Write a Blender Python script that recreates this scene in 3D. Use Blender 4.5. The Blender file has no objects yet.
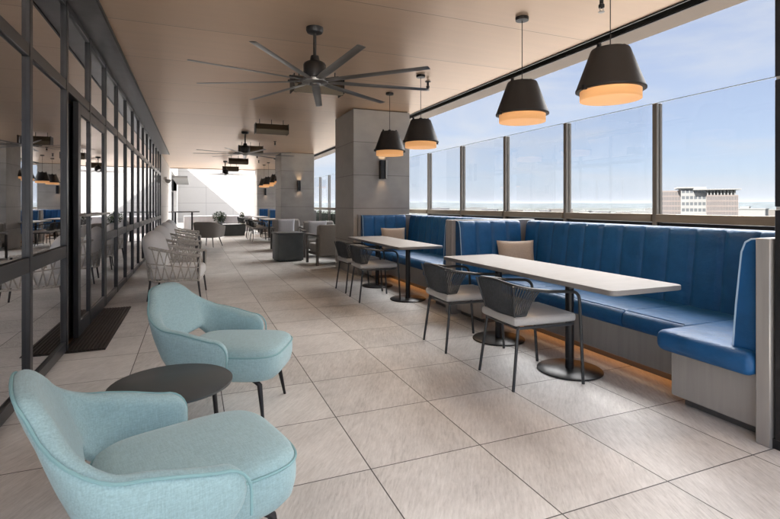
import bpy, bmesh, math, random
from mathutils import Vector, Matrix
random.seed(7)
C = bpy.context.scene.collection
S = bpy.context.scene
R = math.radians
PI = math.pi

# ------------------------------------------------------------------ camera
CAM_H = 1.26
cam = bpy.data.cameras.new('camera'); camo = bpy.data.objects.new('camera', cam); C.objects.link(camo)
camo.location = (0, 0, CAM_H); camo.rotation_euler = (PI/2, 0, -math.atan(197/480))
cam.sensor_width = 36; cam.lens = 480/780*36; cam.shift_y = -54.5/780
cam.clip_start = 0.05; cam.clip_end = 40000
S.camera = camo
# ------------------------------------------------------------------ sun and sky
SUN = Vector((1.0, 0.42, -0.89)).normalized()       # the way the light travels
sun_el = math.asin(-SUN.z); sun_az = math.atan2(-SUN.x, -SUN.y)   # azimuth clockwise from +Y
w = bpy.data.worlds.new('World'); S.world = w; w.use_nodes = True
nt = w.node_tree; nt.nodes.clear()
N = nt.nodes.new
sky = N('ShaderNodeTexSky'); sky.sky_type = 'NISHITA'; sky.sun_disc = False
sky.sun_elevation = sun_el; sky.sun_rotation = sun_az
sky.air_density = 1.0; sky.dust_density = .5; sky.ozone_density = 2.0; sky.altitude = 100
bg = N('ShaderNodeBackground'); bg.inputs['Strength'].default_value = 0.05
out = N('ShaderNodeOutputWorld')
tc = N('ShaderNodeTexCoord')
mp = N('ShaderNodeMapping'); mp.inputs['Scale'].default_value = (1.6, 1.6, 7.0); mp.inputs['Rotation'].default_value = (0.25, 0.1, 0.5)
nz = N('ShaderNodeTexNoise'); nz.inputs['Scale'].default_value = 1.6; nz.inputs['Detail'].default_value = 7; nz.inputs['Roughness'].default_value = .58; nz.inputs['Distortion'].default_value = .6
rp = N('ShaderNodeValToRGB'); rp.color_ramp.elements[0].position = .43; rp.color_ramp.elements[1].position = .68
mx = N('ShaderNodeMix'); mx.data_type = 'RGBA'; mx.inputs['B'].default_value = (1.72, 1.77, 1.86, 1)
ml = N('ShaderNodeMath'); ml.operation = 'MULTIPLY'; ml.inputs[1].default_value = .8
L = nt.links.new
veil = N('ShaderNodeMix'); veil.data_type = 'RGBA'; veil.inputs['Factor'].default_value = .91; veil.inputs['B'].default_value = (.95, 1.07, 1.41, 1)
L(sky.outputs['Color'], veil.inputs['A'])
sdot = N('ShaderNodeVectorMath'); sdot.operation = 'DOT_PRODUCT'; sdot.inputs[1].default_value = (-SUN.x, -SUN.y, -SUN.z)
L(tc.outputs['Generated'], sdot.inputs[0])
ph = N('ShaderNodeMapRange'); ph.interpolation_type = 'SMOOTHSTEP'; ph.inputs['From Min'].default_value = .05; ph.inputs['From Max'].default_value = 1.0
ph.inputs['To Min'].default_value = 1.0; ph.inputs['To Max'].default_value = 2.5
L(sdot.outputs['Value'], ph.inputs['Value'])
vs_ = N('ShaderNodeVectorMath'); vs_.operation = 'SCALE'; vs_.inputs[0].default_value = (.95, 1.07, 1.41)
L(ph.outputs['Result'], vs_.inputs['Scale']); L(vs_.outputs['Vector'], veil.inputs['B'])
L(tc.outputs['Generated'], mp.inputs['Vector']); L(mp.outputs['Vector'], nz.inputs['Vector'])
L(nz.outputs['Fac'], rp.inputs['Fac']); L(rp.outputs['Color'], ml.inputs[0])
L(ml.outputs[0], mx.inputs['Factor']); L(veil.outputs['Result'], mx.inputs['A'])
# added bright cloud above the camera's view, put there to light the terrace
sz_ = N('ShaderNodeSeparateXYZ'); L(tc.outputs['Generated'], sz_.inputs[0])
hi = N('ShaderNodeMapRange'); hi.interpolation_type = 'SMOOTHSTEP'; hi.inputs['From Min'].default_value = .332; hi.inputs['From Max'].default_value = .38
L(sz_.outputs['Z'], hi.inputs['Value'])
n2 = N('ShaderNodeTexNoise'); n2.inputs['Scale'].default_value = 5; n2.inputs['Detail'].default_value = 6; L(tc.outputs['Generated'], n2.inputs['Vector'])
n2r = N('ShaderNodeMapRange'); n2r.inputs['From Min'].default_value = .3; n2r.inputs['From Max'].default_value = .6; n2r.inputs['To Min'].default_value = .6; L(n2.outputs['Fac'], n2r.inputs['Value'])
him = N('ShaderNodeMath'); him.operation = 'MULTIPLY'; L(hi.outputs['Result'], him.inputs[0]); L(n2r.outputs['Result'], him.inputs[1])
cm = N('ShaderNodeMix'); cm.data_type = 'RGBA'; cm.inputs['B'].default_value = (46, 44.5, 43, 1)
fy = N('ShaderNodeMapRange'); fy.interpolation_type = 'SMOOTHSTEP'; fy.inputs['From Min'].default_value = -.25; fy.inputs['From Max'].default_value = .45; fy.inputs['To Min'].default_value = .05   # holds the added fill cloud to the sky ahead
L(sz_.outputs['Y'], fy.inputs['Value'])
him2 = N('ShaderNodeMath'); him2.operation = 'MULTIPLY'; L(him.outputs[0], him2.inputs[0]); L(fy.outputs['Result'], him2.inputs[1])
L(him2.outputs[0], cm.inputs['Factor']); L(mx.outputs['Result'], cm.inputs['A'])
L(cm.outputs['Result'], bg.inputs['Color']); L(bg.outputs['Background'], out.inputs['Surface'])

sd = bpy.data.lights.new('sun', 'SUN'); so = bpy.data.objects.new('sun', sd); C.objects.link(so)
sd.energy = 2.3; sd.angle = R(.53); sd.color = (1, .95, .87)
so.rotation_euler = SUN.to_track_quat('-Z', 'Y').to_euler(); so.location = (-30, -10, 40)
S.view_settings.view_transform = 'Standard'; S.view_settings.look = 'None'
S.view_settings.exposure = 3.2; S.view_settings.gamma = 1; S.view_settings.use_curve_mapping = False
S.cycles.max_bounces = 12; S.cycles.diffuse_bounces = 6; S.cycles.glossy_bounces = 5
S.cycles.transparent_max_bounces = 24; S.cycles.sample_clamp_indirect = 6
S.cycles.use_denoising = True

# ------------------------------------------------------------------ materials
def mat(name, col, rough=.6, metal=0., spec=.5, noise=None, bump=None, sheen=0., coat=0.):
    """noise=(scale xyz, amount, detail): colour varies; bump=(scale xyz, strength, distance)"""
    m = bpy.data.materials.new(name); m.use_nodes = True
    t = m.node_tree; b = t.nodes['Principled BSDF']; l = t.links.new
    b.inputs['Base Color'].default_value = (*col, 1); b.inputs['Roughness'].default_value = rough
    b.inputs['Metallic'].default_value = metal; b.inputs['Specular IOR Level'].default_value = spec
    b.inputs['Sheen Weight'].default_value = sheen; b.inputs['Coat Weight'].default_value = coat
    tc = t.nodes.new('ShaderNodeTexCoord')
    def tex(sc, det=5, src='Object'):
        mp = t.nodes.new('ShaderNodeMapping'); mp.inputs['Scale'].default_value = sc
        n = t.nodes.new('ShaderNodeTexNoise'); n.inputs['Scale'].default_value = 1; n.inputs['Detail'].default_value = det
        l(tc.outputs[src], mp.inputs['Vector']); l(mp.outputs['Vector'], n.inputs['Vector']); return n
    if noise:
        n = tex(noise[0], noise[2] if len(noise) > 2 else 5)
        r = t.nodes.new('ShaderNodeMapRange'); r.inputs['From Min'].default_value = .3; r.inputs['From Max'].default_value = .7
        r.inputs['To Min'].default_value = 1-noise[1]; r.inputs['To Max'].default_value = 1+noise[1]
        x = t.nodes.new('ShaderNodeVectorMath'); x.operation = 'SCALE'; x.inputs[0].default_value = col
        l(n.outputs['Fac'], r.inputs['Value']); l(r.outputs['Result'], x.inputs['Scale']); l(x.outputs['Vector'], b.inputs['Base Color'])
        r2 = t.nodes.new('ShaderNodeMapRange'); r2.inputs['To Min'].default_value = max(.05, rough-.08); r2.inputs['To Max'].default_value = min(1, rough+.08)
        l(n.outputs['Fac'], r2.inputs['Value']); l(r2.outputs['Result'], b.inputs['Roughness'])
    if bump:
        n = tex(bump[0], 3)
        u = t.nodes.new('ShaderNodeBump'); u.inputs['Strength'].default_value = bump[1]; u.inputs['Distance'].default_value = bump[2]
        l(n.outputs['Fac'], u.inputs['Height']); l(u.outputs['Normal'], b.inputs['Normal'])
    return m

def glass(name, tint, refl, fres=True, rough=.0):
    m = bpy.data.materials.new(name); m.use_nodes = True
    t = m.node_tree; t.nodes.clear(); l = t.links.new
    o = t.nodes.new('ShaderNodeOutputMaterial'); mx = t.nodes.new('ShaderNodeMixShader')
    tr = t.nodes.new('ShaderNodeBsdfTransparent'); tr.inputs['Color'].default_value = (*tint, 1)
    g = t.nodes.new('ShaderNodeBsdfGlossy'); g.inputs['Roughness'].default_value = rough; g.inputs['Color'].default_value = (.96, .97, 1, 1)
    if fres:
        lw = t.nodes.new('ShaderNodeLayerWeight'); lw.inputs['Blend'].default_value = .35
        r = t.nodes.new('ShaderNodeMapRange'); r.inputs['To Min'].default_value = refl; r.inputs['To Max'].default_value = min(1, refl+(.10 if refl < .1 else .5))
        l(lw.outputs['Fresnel'], r.inputs['Value']); l(r.outputs['Result'], mx.inputs['Fac'])
    else:
        mx.inputs['Fac'].default_value = refl
    l(tr.outputs[0], mx.inputs[1]); l(g.outputs[0], mx.inputs[2]); l(mx.outputs[0], o.inputs['Surface'])
    return m

def emit(name, col, st):
    m = bpy.data.materials.new(name); m.use_nodes = True
    b = m.node_tree.nodes['Principled BSDF']; b.inputs['Base Color'].default_value = (*col, 1)
    b.inputs['Emission Color'].default_value = (*col, 1); b.inputs['Emission Strength'].default_value = st
    b.inputs['Roughness'].default_value = .6
    return m

def lamp_tex(m, kind, lo, hi, r0, r1):
    t = m.node_tree; b = t.nodes['Principled BSDF']; l = t.links.new; n = t.nodes.new
    tc = n('ShaderNodeTexCoord'); sp = n('ShaderNodeSeparateXYZ'); l(tc.outputs['Object'], sp.inputs[0])
    def mth(op, a, v=0.0, c=None):
        q = n('ShaderNodeMath'); q.operation = op
        for i, z in enumerate((a, v, c)):
            if z is None: continue
            if isinstance(z, (int, float)): q.inputs[i].default_value = z
            else: l(z, q.inputs[i])
        return q.outputs[0]
    if kind == 'drum':
        rib = mth('MULTIPLY_ADD', mth('SINE', mth('MULTIPLY', mth('ARCTAN2', sp.outputs[1], sp.outputs[0]), 70.0)), .10, 1.0); val = sp.outputs[2]
    else:
        rib = 1.0; val = mth('SQRT', mth('ADD', mth('MULTIPLY', sp.outputs[0], sp.outputs[0]), mth('MULTIPLY', sp.outputs[1], sp.outputs[1])))
    r = n('ShaderNodeMapRange'); r.interpolation_type = 'SMOOTHSTEP'; r.inputs['From Min'].default_value = r0; r.inputs['From Max'].default_value = r1
    r.inputs['To Min'].default_value = lo; r.inputs['To Max'].default_value = hi; l(val, r.inputs['Value'])
    l(mth('MULTIPLY', r.outputs[0], rib), b.inputs['Emission Strength'])

def tile_mat():
    m = bpy.data.materials.new('stone_paver'); m.use_nodes = True
    t = m.node_tree; b = t.nodes['Principled BSDF']; l = t.links.new; n = t.nodes.new
    T, X0, Y0 = .609, .785, 1.545
    g = n('ShaderNodeNewGeometry'); sep = n('ShaderNodeSeparateXYZ'); l(g.outputs['Position'], sep.inputs[0])
    def mth(op, a, v=None, c=None):
        q = n('ShaderNodeMath'); q.operation = op
        for i, z in enumerate((a, v, c)):
            if z is None: continue
            if isinstance(z, (int, float)): q.inputs[i].default_value = z
            else: l(z, q.inputs[i])
        return q.outputs[0]
    tx = mth('DIVIDE', mth('SUBTRACT', sep.outputs['X'], X0), T); ty = mth('DIVIDE', mth('SUBTRACT', sep.outputs['Y'], Y0), T)
    def edge(q):                       # distance to the nearest joint, in tiles
        f = mth('FRACT', q); return mth('MINIMUM', f, mth('SUBTRACT', 1.0, f))
    d = mth('MINIMUM', edge(tx), edge(ty))
    joint = n('ShaderNodeMapRange'); joint.inputs['From Min'].default_value = .0032; joint.inputs['From Max'].default_value = .0062
    l(d, joint.inputs['Value'])
    cell = n('ShaderNodeCombineXYZ'); l(mth('FLOOR', tx), cell.inputs[0]); l(mth('FLOOR', ty), cell.inputs[1])
    wn = n('ShaderNodeTexWhiteNoise'); wn.noise_dimensions = '3D'; l(cell.outputs[0], wn.inputs['Vector'])
    off = n('ShaderNodeVectorMath'); off.operation = 'MULTIPLY_ADD'; l(wn.outputs['Color'], off.inputs[0]); off.inputs[1].default_value = (37, 53, 11); l(g.outputs['Position'], off.inputs[2])
    rot = n('ShaderNodeVectorRotate'); rot.rotation_type = 'Z_AXIS'; l(off.outputs[0], rot.inputs['Vector'])
    ang = mth('MULTIPLY_ADD', wn.outputs['Value'], .45, -1.25); l(ang, rot.inputs['Angle'])
    def tex(sc, det, rg=.6):
        mp = n('ShaderNodeMapping'); mp.inputs['Scale'].default_value = sc; l(rot.outputs[0], mp.inputs['Vector'])
        z = n('ShaderNodeTexNoise'); z.inputs['Scale'].default_value = 1; z.inputs['Detail'].default_value = det; z.inputs['Roughness'].default_value = rg; z.inputs['Distortion'].default_value = .4
        l(mp.outputs[0], z.inputs['Vector']); return z.outputs['Fac']
    streak = tex((12, 80, 12), 8, .72); cloud = tex((2.2, 4.5, 3), 5)
    v = mth('MULTIPLY_ADD', streak, 1.0, mth('MULTIPLY_ADD', cloud, .45, mth('MULTIPLY', wn.outputs['Value'], .15)))
    r = n('ShaderNodeValToRGB'); e = r.color_ramp.elements
    e[0].position = .48; e[0].color = (.36, .343, .328, 1); e[1].position = 1.0; e[1].color = (.70, .68, .655, 1)
    k = r.color_ramp.elements.new(.73); k.color = (.56, .54, .518, 1)
    l(v, r.inputs['Fac'])
    st = n('ShaderNodeTexNoise'); st.inputs['Scale'].default_value = .9; st.inputs['Detail'].default_value = 9; st.inputs['Roughness'].default_value = .72; l(g.outputs['Position'], st.inputs['Vector'])
    sr = n('ShaderNodeMapRange'); sr.inputs['From Min'].default_value = .35; sr.inputs['From Max'].default_value = .62; sr.inputs['To Min'].default_value = .84; sr.inputs['To Max'].default_value = 1.04; l(st.outputs['Fac'], sr.inputs['Value'])
    sv = n('ShaderNodeVectorMath'); sv.operation = 'SCALE'; l(r.outputs['Color'], sv.inputs[0]); l(sr.outputs[0], sv.inputs['Scale'])
    mx = n('ShaderNodeMix'); mx.data_type = 'RGBA'; mx.inputs['A'].default_value = (.045, .04, .036, 1)
    l(joint.outputs[0], mx.inputs['Factor']); l(sv.outputs[0], mx.inputs['B']); l(mx.outputs['Result'], b.inputs['Base Color'])
    b.inputs['Roughness'].default_value = .5; b.inputs['Specular IOR Level'].default_value = .35
    bu = n('ShaderNodeBump'); bu.inputs['Strength'].default_value = .35; bu.inputs['Distance'].default_value = .004
    hh = mth('MULTIPLY_ADD', joint.outputs[0], .9, mth('MULTIPLY', streak, .35)); l(hh, bu.inputs['Height']); l(bu.outputs[0], b.inputs['Normal'])
    return m

def panel_mat(name, col, sx, sz, rough, metal, axis='X', groove=.004, var=.05, x0=0, z0=0, seam=.45, streak=(3, 3, 60), samt=.06, rv=.1):
    """panels of size sx by sz with fine dark seams, on world position (axis across, z up, or x/y for a ceiling)"""
    m = bpy.data.materials.new(name); m.use_nodes = True
    t = m.node_tree; b = t.nodes['Principled BSDF']; l = t.links.new; n = t.nodes.new
    g = n('ShaderNodeNewGeometry'); sep = n('ShaderNodeSeparateXYZ'); l(g.outputs['Position'], sep.inputs[0])
    def mth(op, a, v=None, c=None):
        q = n('ShaderNodeMath'); q.operation = op
        for i, z in enumerate((a, v, c)):
            if z is None: continue
            if isinstance(z, (int, float)): q.inputs[i].default_value = z
            else: l(z, q.inputs[i])
        return q.outputs[0]
    A, B = {'X': ('X', 'Z'), 'Y': ('Y', 'Z'), 'XY': ('X', 'Y'), 'Z': ('X', 'Z')}[axis]
    def dist(s, size, o):
        q = mth('DIVIDE', mth('SUBTRACT', sep.outputs[s], o), size)
        f = mth('FRACT', q); return mth('MULTIPLY', mth('MINIMUM', f, mth('SUBTRACT', 1.0, f)), size), mth('FLOOR', q)
    dz, cz = dist(B, sz, z0)
    if sx: dx, cx = dist(A, sx, x0); d = mth('MINIMUM', dx, dz)
    else: d = dz; cx = 0.0
    jn = n('ShaderNodeMapRange'); jn.inputs['From Min'].default_value = groove*.5; jn.inputs['From Max'].default_value = groove; l(d, jn.inputs['Value'])
    jn.inputs['To Min'].default_value = seam
    cell = n('ShaderNodeCombineXYZ'); l(cz, cell.inputs[1])
    if sx: l(cx, cell.inputs[0])
    wn = n('ShaderNodeTexWhiteNoise'); wn.noise_dimensions = '3D'; l(cell.outputs[0], wn.inputs['Vector'])
    mp = n('ShaderNodeMapping'); mp.inputs['Scale'].default_value = streak; l(g.outputs['Position'], mp.inputs['Vector'])
    nz = n('ShaderNodeTexNoise'); nz.inputs['Scale'].default_value = 1; nz.inputs['Detail'].default_value = 6; l(mp.outputs[0], nz.inputs['Vector'])
    f = mth('ADD', 1-var/2-samt/2, mth('MULTIPLY_ADD', wn.outputs['Value'], var, mth('MULTIPLY', nz.outputs['Fac'], samt*2)))
    f = mth('MULTIPLY', mth('SUBTRACT', f, samt/2), jn.outputs[0])
    x = n('ShaderNodeVectorMath'); x.operation = 'SCALE'; x.inputs[0].default_value = col; l(f, x.inputs['Scale']); l(x.outputs[0], b.inputs['Base Color'])
    r2 = n('ShaderNodeMapRange'); r2.inputs['To Min'].default_value = max(.05, rough-rv); r2.inputs['To Max'].default_value = rough+rv
    l(nz.outputs['Fac'], r2.inputs['Value']); l(r2.outputs[0], b.inputs['Roughness'])
    b.inputs['Metallic'].default_value = metal
    bu = n('ShaderNodeBump'); bu.inputs['Strength'].default_value = .5; bu.inputs['Distance'].default_value = .003; l(jn.outputs[0], bu.inputs['Height']); l(bu.outputs[0], b.inputs['Normal'])
    return m

def weave_mat(name, col, amt=.22, sc=420, rough=.85, sheen=.25):
    """woven cloth: crossing fine threads, colour and bump"""
    m = mat(name, col, rough, 0, .3, None, None, sheen)
    t = m.node_tree; b = t.nodes['Principled BSDF']; l = t.links.new; n = t.nodes.new
    tc = n('ShaderNodeTexCoord'); fs = []
    for scl in ((sc*.12, sc, sc), (sc, sc*.12, sc), (sc, sc, sc*.1)):
        mp = n('ShaderNodeMapping'); mp.inputs['Scale'].default_value = scl; l(tc.outputs['Object'], mp.inputs['Vector'])
        z = n('ShaderNodeTexNoise'); z.inputs['Scale'].default_value = 1; z.inputs['Detail'].default_value = 2; l(mp.outputs[0], z.inputs['Vector']); fs.append(z.outputs['Fac'])
    a = n('ShaderNodeMath'); a.operation = 'ADD'; l(fs[0], a.inputs[0]); l(fs[1], a.inputs[1])
    c = n('ShaderNodeMath'); c.operation = 'ADD'; l(a.outputs[0], c.inputs[0]); l(fs[2], c.inputs[1])
    r = n('ShaderNodeMapRange'); r.inputs['From Min'].default_value = 1.1; r.inputs['From Max'].default_value = 1.9
    r.inputs['To Min'].default_value = 1-amt; r.inputs['To Max'].default_value = 1+amt; l(c.outputs[0], r.inputs['Value'])
    x = n('ShaderNodeVectorMath'); x.operation = 'SCALE'; x.inputs[0].default_value = col; l(r.outputs[0], x.inputs['Scale']); l(x.outputs[0], b.inputs['Base Color'])
    bu = n('ShaderNodeBump'); bu.inputs['Strength'].default_value = .25; bu.inputs['Distance'].default_value = .001; l(c.outputs[0], bu.inputs['Height']); l(bu.outputs[0], b.inputs['Normal'])
    return m

M = dict(
    floor=tile_mat(),
    ceiling=panel_mat('bronze_ceiling_panel', (.60, .43, .30), 0, 1.22, .34, .5, 'XY', .007, .09, 0, .3, .5, (.35, 9, 1), .09, .025),
    fascia=mat('tan_fascia', (.27, .20, .145), .5, .1, noise=((2, 2, 2), .06)),
    black=mat('black_metal', (.018, .018, .02), .38, .3, noise=((6, 6, 6), .25)),
    slot=mat('black_slot', (.01, .01, .01), .6),
    column=panel_mat('grey_stone_cladding', (.36, .34, .315), 0, .605, .55, 0, 'X', .006, .12, 0, -.01, .4, (2.6, 2.6, 3.6), .27),
    mull=mat('dark_grey_aluminium', (.045, .047, .052), .33, .4, noise=((2, 2, 8), .12)),
    band=mat('dark_soffit_metal', (.13, .125, .13), .32, .6, noise=((4, 4, 4), .3)),
    cglass=glass('tinted_mirror_glass', (.68, .66, .64), .68),
    rglass=glass('clear_railing_glass', (.955, .968, .985), .0),
    gedge=mat('green_glass_edge', (.28, .35, .35), .3),
    bronze=mat('bronze_rail_metal', (.33, .28, .215), .4, .5, noise=((3, 3, 20), .15)),
    post=mat('dark_bronze_post', (.27, .245, .21), .4, .5),
    vinyl=mat('blue_vinyl', (.009, .084, .23), .5, 0, .35, noise=((7, 7, 7), .14), bump=((13, 13, 20), .45, .016)),
    piping=mat('pale_piping', (.35, .50, .66), .5),
    steel=mat('brushed_grey_laminate', (.36, .345, .33), .36, .35, noise=((30, 30, 2), .07)),
    steel_d=mat('dark_toe_kick', (.12, .115, .11), .5, .2),
    marble=mat('pale_stone_top', (.215, .21, .207), .6, 0, .3, noise=((5, 14, 5), .09, 8)),
    teal=weave_mat('teal_cloth', (.33, .50, .54), .14, 230),
    tealp=mat('teal_piping', (.24, .43, .46), .7),
    rope=mat('charcoal_rope', (.05, .056, .062), .75, noise=((60, 60, 60), .3)),
    cframe=mat('charcoal_frame', (.06, .064, .068), .42, .5),
    pad=weave_mat('pale_grey_pad', (.46, .46, .455), .12, 500),
    wrope=mat('taupe_rope', (.60, .575, .53), .8, noise=((50, 50, 50), .25), bump=((160, 160, 160), .4, .002)),
    wcush=weave_mat('white_cushion', (.90, .90, .88), .07, 400),
    sofa=weave_mat('warm_grey_cloth', (.27, .248, .225), .14, 350),
    sofaf=mat('grey_sofa_frame', (.14, .132, .125), .5, .3),
    lpil=weave_mat('pale_pillow', (.58, .58, .60), .14, 300),
    bpil=weave_mat('beige_pillow', (.40, .335, .28), .15, 300),
    cube=mat('slate_composite', (.065, .075, .078), .42, 0, .5, noise=((5, 5, 5), .18)),
    diff=emit('lamp_diffuser', (1, .82, .60), .15),
    gold=emit('warm_lamp_drum', (1, .50, .20), .055),
    bulb=emit('warm_lamp_bulb', (1, .80, .52), .35),
    led=emit('led_strip', (1, .42, .12), .22),
    shade=mat('black_lamp_shade', (.022, .021, .021), .55, noise=((8, 8, 8), .15)),
    alu=mat('silver_fan_blade', (.20, .195, .19), .3, .85),
    heat=mat('bronze_heater', (.10, .08, .055), .4, .5),
    heatg=mat('heater_reflector', (.52, .45, .36), .3, .85),
    wall=panel_mat('white_wall_panel', (.50, .485, .465), 1.9, 1.15, .6, 0, 'X', .022, .03, -1.0, .25, .72),
    wally=panel_mat('white_side_panel', (.70, .68, .65), 2.4, .9, .6, 0, 'Y', .012, .03, 18, .3, .7),
    leaf=mat('dark_leaf', (.022, .042, .012), .8, noise=((9, 9, 9), .5)),
    grate=mat('dark_grate', (.055, .045, .038), .5, .4, noise=((40, 3, 3), .3)),
    woodfl=mat('wood_floor', (.30, .17, .085), .4, noise=((3, 25, 3), .25)),
    room=mat('room_wall', (.34, .25, .19), .6, noise=((1.5, 1.5, 1.5), .15)),
    roomw=mat('room_white', (.7, .67, .62), .6),
    screen=mat('dead_screen', (.006, .006, .008), .15),
    linen=weave_mat('white_linen', (.74, .74, .78), .07, 200),
    brick=None, conc=mat('pale_precast', (.15, .147, .14), .6, noise=((.3, .3, .3), .06)),
    oglass=mat('office_glass', (.085, .09, .095), .15, .2),
)

lamp_tex(M['gold'], 'drum', .058, .030, 2.03-3.02, 2.12-3.02)
lamp_tex(M['diff'], 'disc', .30, .065, .0, .17)
# ------------------------------------------------------------------ mesh helpers
class MB:
    def __init__(s): s.v = []; s.f = []; s.sm = []
    def add(s, vs, fs, smooth=False):
        o = len(s.v); s.v += [tuple(p) for p in vs]; s.f += [tuple(i+o for i in f) for f in fs]; s.sm += [smooth]*len(fs); return s
    def box(s, x0, x1, y0, y1, z0, z1):
        return s.add([(x, y, z) for z in (z0, z1) for x, y in ((x0, y0), (x1, y0), (x1, y1), (x0, y1))],
                     [(3, 2, 1, 0), (4, 5, 6, 7), (0, 1, 5, 4), (1, 2, 6, 5), (2, 3, 7, 6), (3, 0, 4, 7)])
    def rbox(s, x0, x1, y0, y1, z0, z1, r=.01, seg=3):
        bm = bmesh.new(); bmesh.ops.create_cube(bm, size=1)
        for v in bm.verts: v.co = Vector(((x0+x1)/2+v.co.x*(x1-x0), (y0+y1)/2+v.co.y*(y1-y0), (z0+z1)/2+v.co.z*(z1-z0)))
        bmesh.ops.bevel(bm, geom=bm.edges[:]+bm.verts[:], offset=r, segments=seg, affect='EDGES', profile=.5)
        bm.verts.ensure_lookup_table()
        s.add([v.co[:] for v in bm.verts], [[v.index for v in f.verts] for f in bm.faces], True); bm.free(); return s
    def tube(s, pts, r, n=10, closed=False, cap=True):
        pts = [Vector(p) for p in pts]; k = len(pts); rs = r if isinstance(r, (list, tuple)) else [r]*k
        ring = []; up = None; vs = []
        for i in range(k):
            a = pts[(i-1) % k] if (closed or i > 0) else pts[i]; b = pts[(i+1) % k] if (closed or i < k-1) else pts[i]
            t = (b-a).normalized()
            if up is None: up = t.orthogonal().normalized()
            up = (up - t*up.dot(t)); up = up.normalized() if up.length > 1e-6 else t.orthogonal().normalized()
            w_ = t.cross(up)
            vs += [pts[i]+(up*math.cos(2*PI*j/n)+w_*math.sin(2*PI*j/n))*rs[i] for j in range(n)]
        fs = []
        for i in range(k if closed else k-1):
            A, B = i*n, ((i+1) % k)*n
            fs += [(A+j, A+(j+1) % n, B+(j+1) % n, B+j) for j in range(n)]
        if cap and not closed: fs += [tuple(range(n))[::-1], tuple((k-1)*n+j for j in range(n))]
        return s.add(vs, fs, True)
    def lathe(s, prof, n=32, c=(0, 0, 0)):
        vs = []; fs = []
        for r, z in prof: vs += [(c[0]+r*math.cos(2*PI*j/n), c[1]+r*math.sin(2*PI*j/n), c[2]+z) for j in range(n)]
        for i in range(len(prof)-1): fs += [(i*n+j, i*n+(j+1) % n, (i+1)*n+(j+1) % n, (i+1)*n+j) for j in range(n)]
        if prof[0][0] > 1e-5: fs.append(tuple(range(n))[::-1])
        if prof[-1][0] > 1e-5: fs.append(tuple((len(prof)-1)*n+j for j in range(n)))
        return s.add(vs, fs, True)
    def prism(s, poly, z0, z1, bev=0):
        n = len(poly); vs = [(x, y, z0) for x, y in poly]+[(x, y, z1) for x, y in poly]
        return s.add(vs, [tuple(range(n))[::-1], tuple(range(n, 2*n))]+[(i, (i+1) % n, n+(i+1) % n, n+i) for i in range(n)])
    def rings(s, rings, closed_ends=True):
        n = len(rings[0]); vs = [p for r in rings for p in r]; fs = []
        for i in range(len(rings)-1): fs += [(i*n+j, i*n+(j+1) % n, (i+1)*n+(j+1) % n, (i+1)*n+j) for j in range(n)]
        if closed_ends: fs += [tuple(range(n))[::-1], tuple((len(rings)-1)*n+j for j in range(n))]
        return s.add(vs, fs, True)
    def grid(s, P, smooth=True):
        a, b = len(P), len(P[0]); vs = [p for r in P for p in r]
        return s.add(vs, [(i*b+j, i*b+j+1, (i+1)*b+j+1, (i+1)*b+j) for i in range(a-1) for j in range(b-1)], smooth)
    def mesh(s, name):
        me = bpy.data.meshes.new(name); me.from_pydata(s.v, [], s.f); me.validate(); me.update()
        bm = bmesh.new(); bm.from_mesh(me); bmesh.ops.remove_doubles(bm, verts=bm.verts, dist=1e-5)
        bmesh.ops.recalc_face_normals(bm, faces=bm.faces)
        for f in bm.faces: f.smooth = True
        for e in bm.edges:
            if len(e.link_faces) == 2 and e.calc_face_angle(0) > R(38): e.smooth = False
        bm.to_mesh(me); bm.free()
        return me

def obj(name, mb, m, parent=None, kind=None):
    me = mb.mesh(name); o = bpy.data.objects.new(name, me); C.objects.link(o)
    me.materials.append(m)
    if parent: o.parent = parent
    if kind: o['kind'] = kind
    return o
def thing(name, label, cat, loc=(0, 0, 0), rz=0, group=None):
    o = bpy.data.objects.new(name, None); C.objects.link(o); o.location = loc; o.rotation_euler = (0, 0, rz)
    o.empty_display_size = .1
    return tag(o, label, cat, group)
def tag(o, label, cat, group=None):
    o['label'] = label; o['category'] = cat
    if group: o['group'] = group
    return o
def dup(root, loc, rz=0, label=None, scale=None):
    r = root.copy(); C.objects.link(r); r.location = loc; r.rotation_euler = (0, 0, rz)
    if scale: r.scale = scale
    if label: r['label'] = label
    for ch in list(root.children):
        c = ch.copy(); C.objects.link(c); c.parent = r
        for g in list(ch.children):
            d = g.copy(); C.objects.link(d); d.parent = c
    return r
def lamp(kind, name, loc, e, col, parent=None, size=.05, rot=None, spot=None):
    d = bpy.data.lights.new(name, kind); d.energy = e; d.color = col
    if kind == 'AREA': d.size = size
    else: d.shadow_soft_size = size
    if spot: d.spot_size = spot; d.spot_blend = .7
    o = bpy.data.objects.new(name, d); C.objects.link(o); o.location = loc
    if rot: o.rotation_euler = rot
    if parent: o.parent = parent
    return o
def sm(a, b, x):
    t = max(0, min(1, (x-a)/(b-a))); return t*t*(3-2*t)
def lerp(a, b, t): return a+(b-a)*t
def arcpath(pts, k=10, rad=.1):
    """rounded polyline"""
    P = [Vector(p) for p in pts]; o = [P[0]]
    for i in range(1, len(P)-1):
        a = (P[i-1]-P[i]); b = (P[i+1]-P[i]); d = min(rad, a.length*.49, b.length*.49)
        A = P[i]+a.normalized()*d; B = P[i]+b.normalized()*d
        o += [(A*(1-t)+P[i]*t)*(1-t)+(P[i]*(1-t)+B*t)*t for t in [j/k for j in range(k+1)]]
    return o+[P[-1]]
def resample(path, n):
    P = [Vector(p) for p in path]; L_ = [0]
    for a, b in zip(P, P[1:]): L_.append(L_[-1]+(b-a).length)
    res = []; j = 0
    for i in range(n):
        d = L_[-1]*i/(n-1)
        while j < len(P)-2 and L_[j+1] < d: j += 1
        t = (d-L_[j])/max(1e-9, L_[j+1]-L_[j]); res.append(P[j].lerp(P[j+1], max(0, min(1, t))))
    return res
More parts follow.
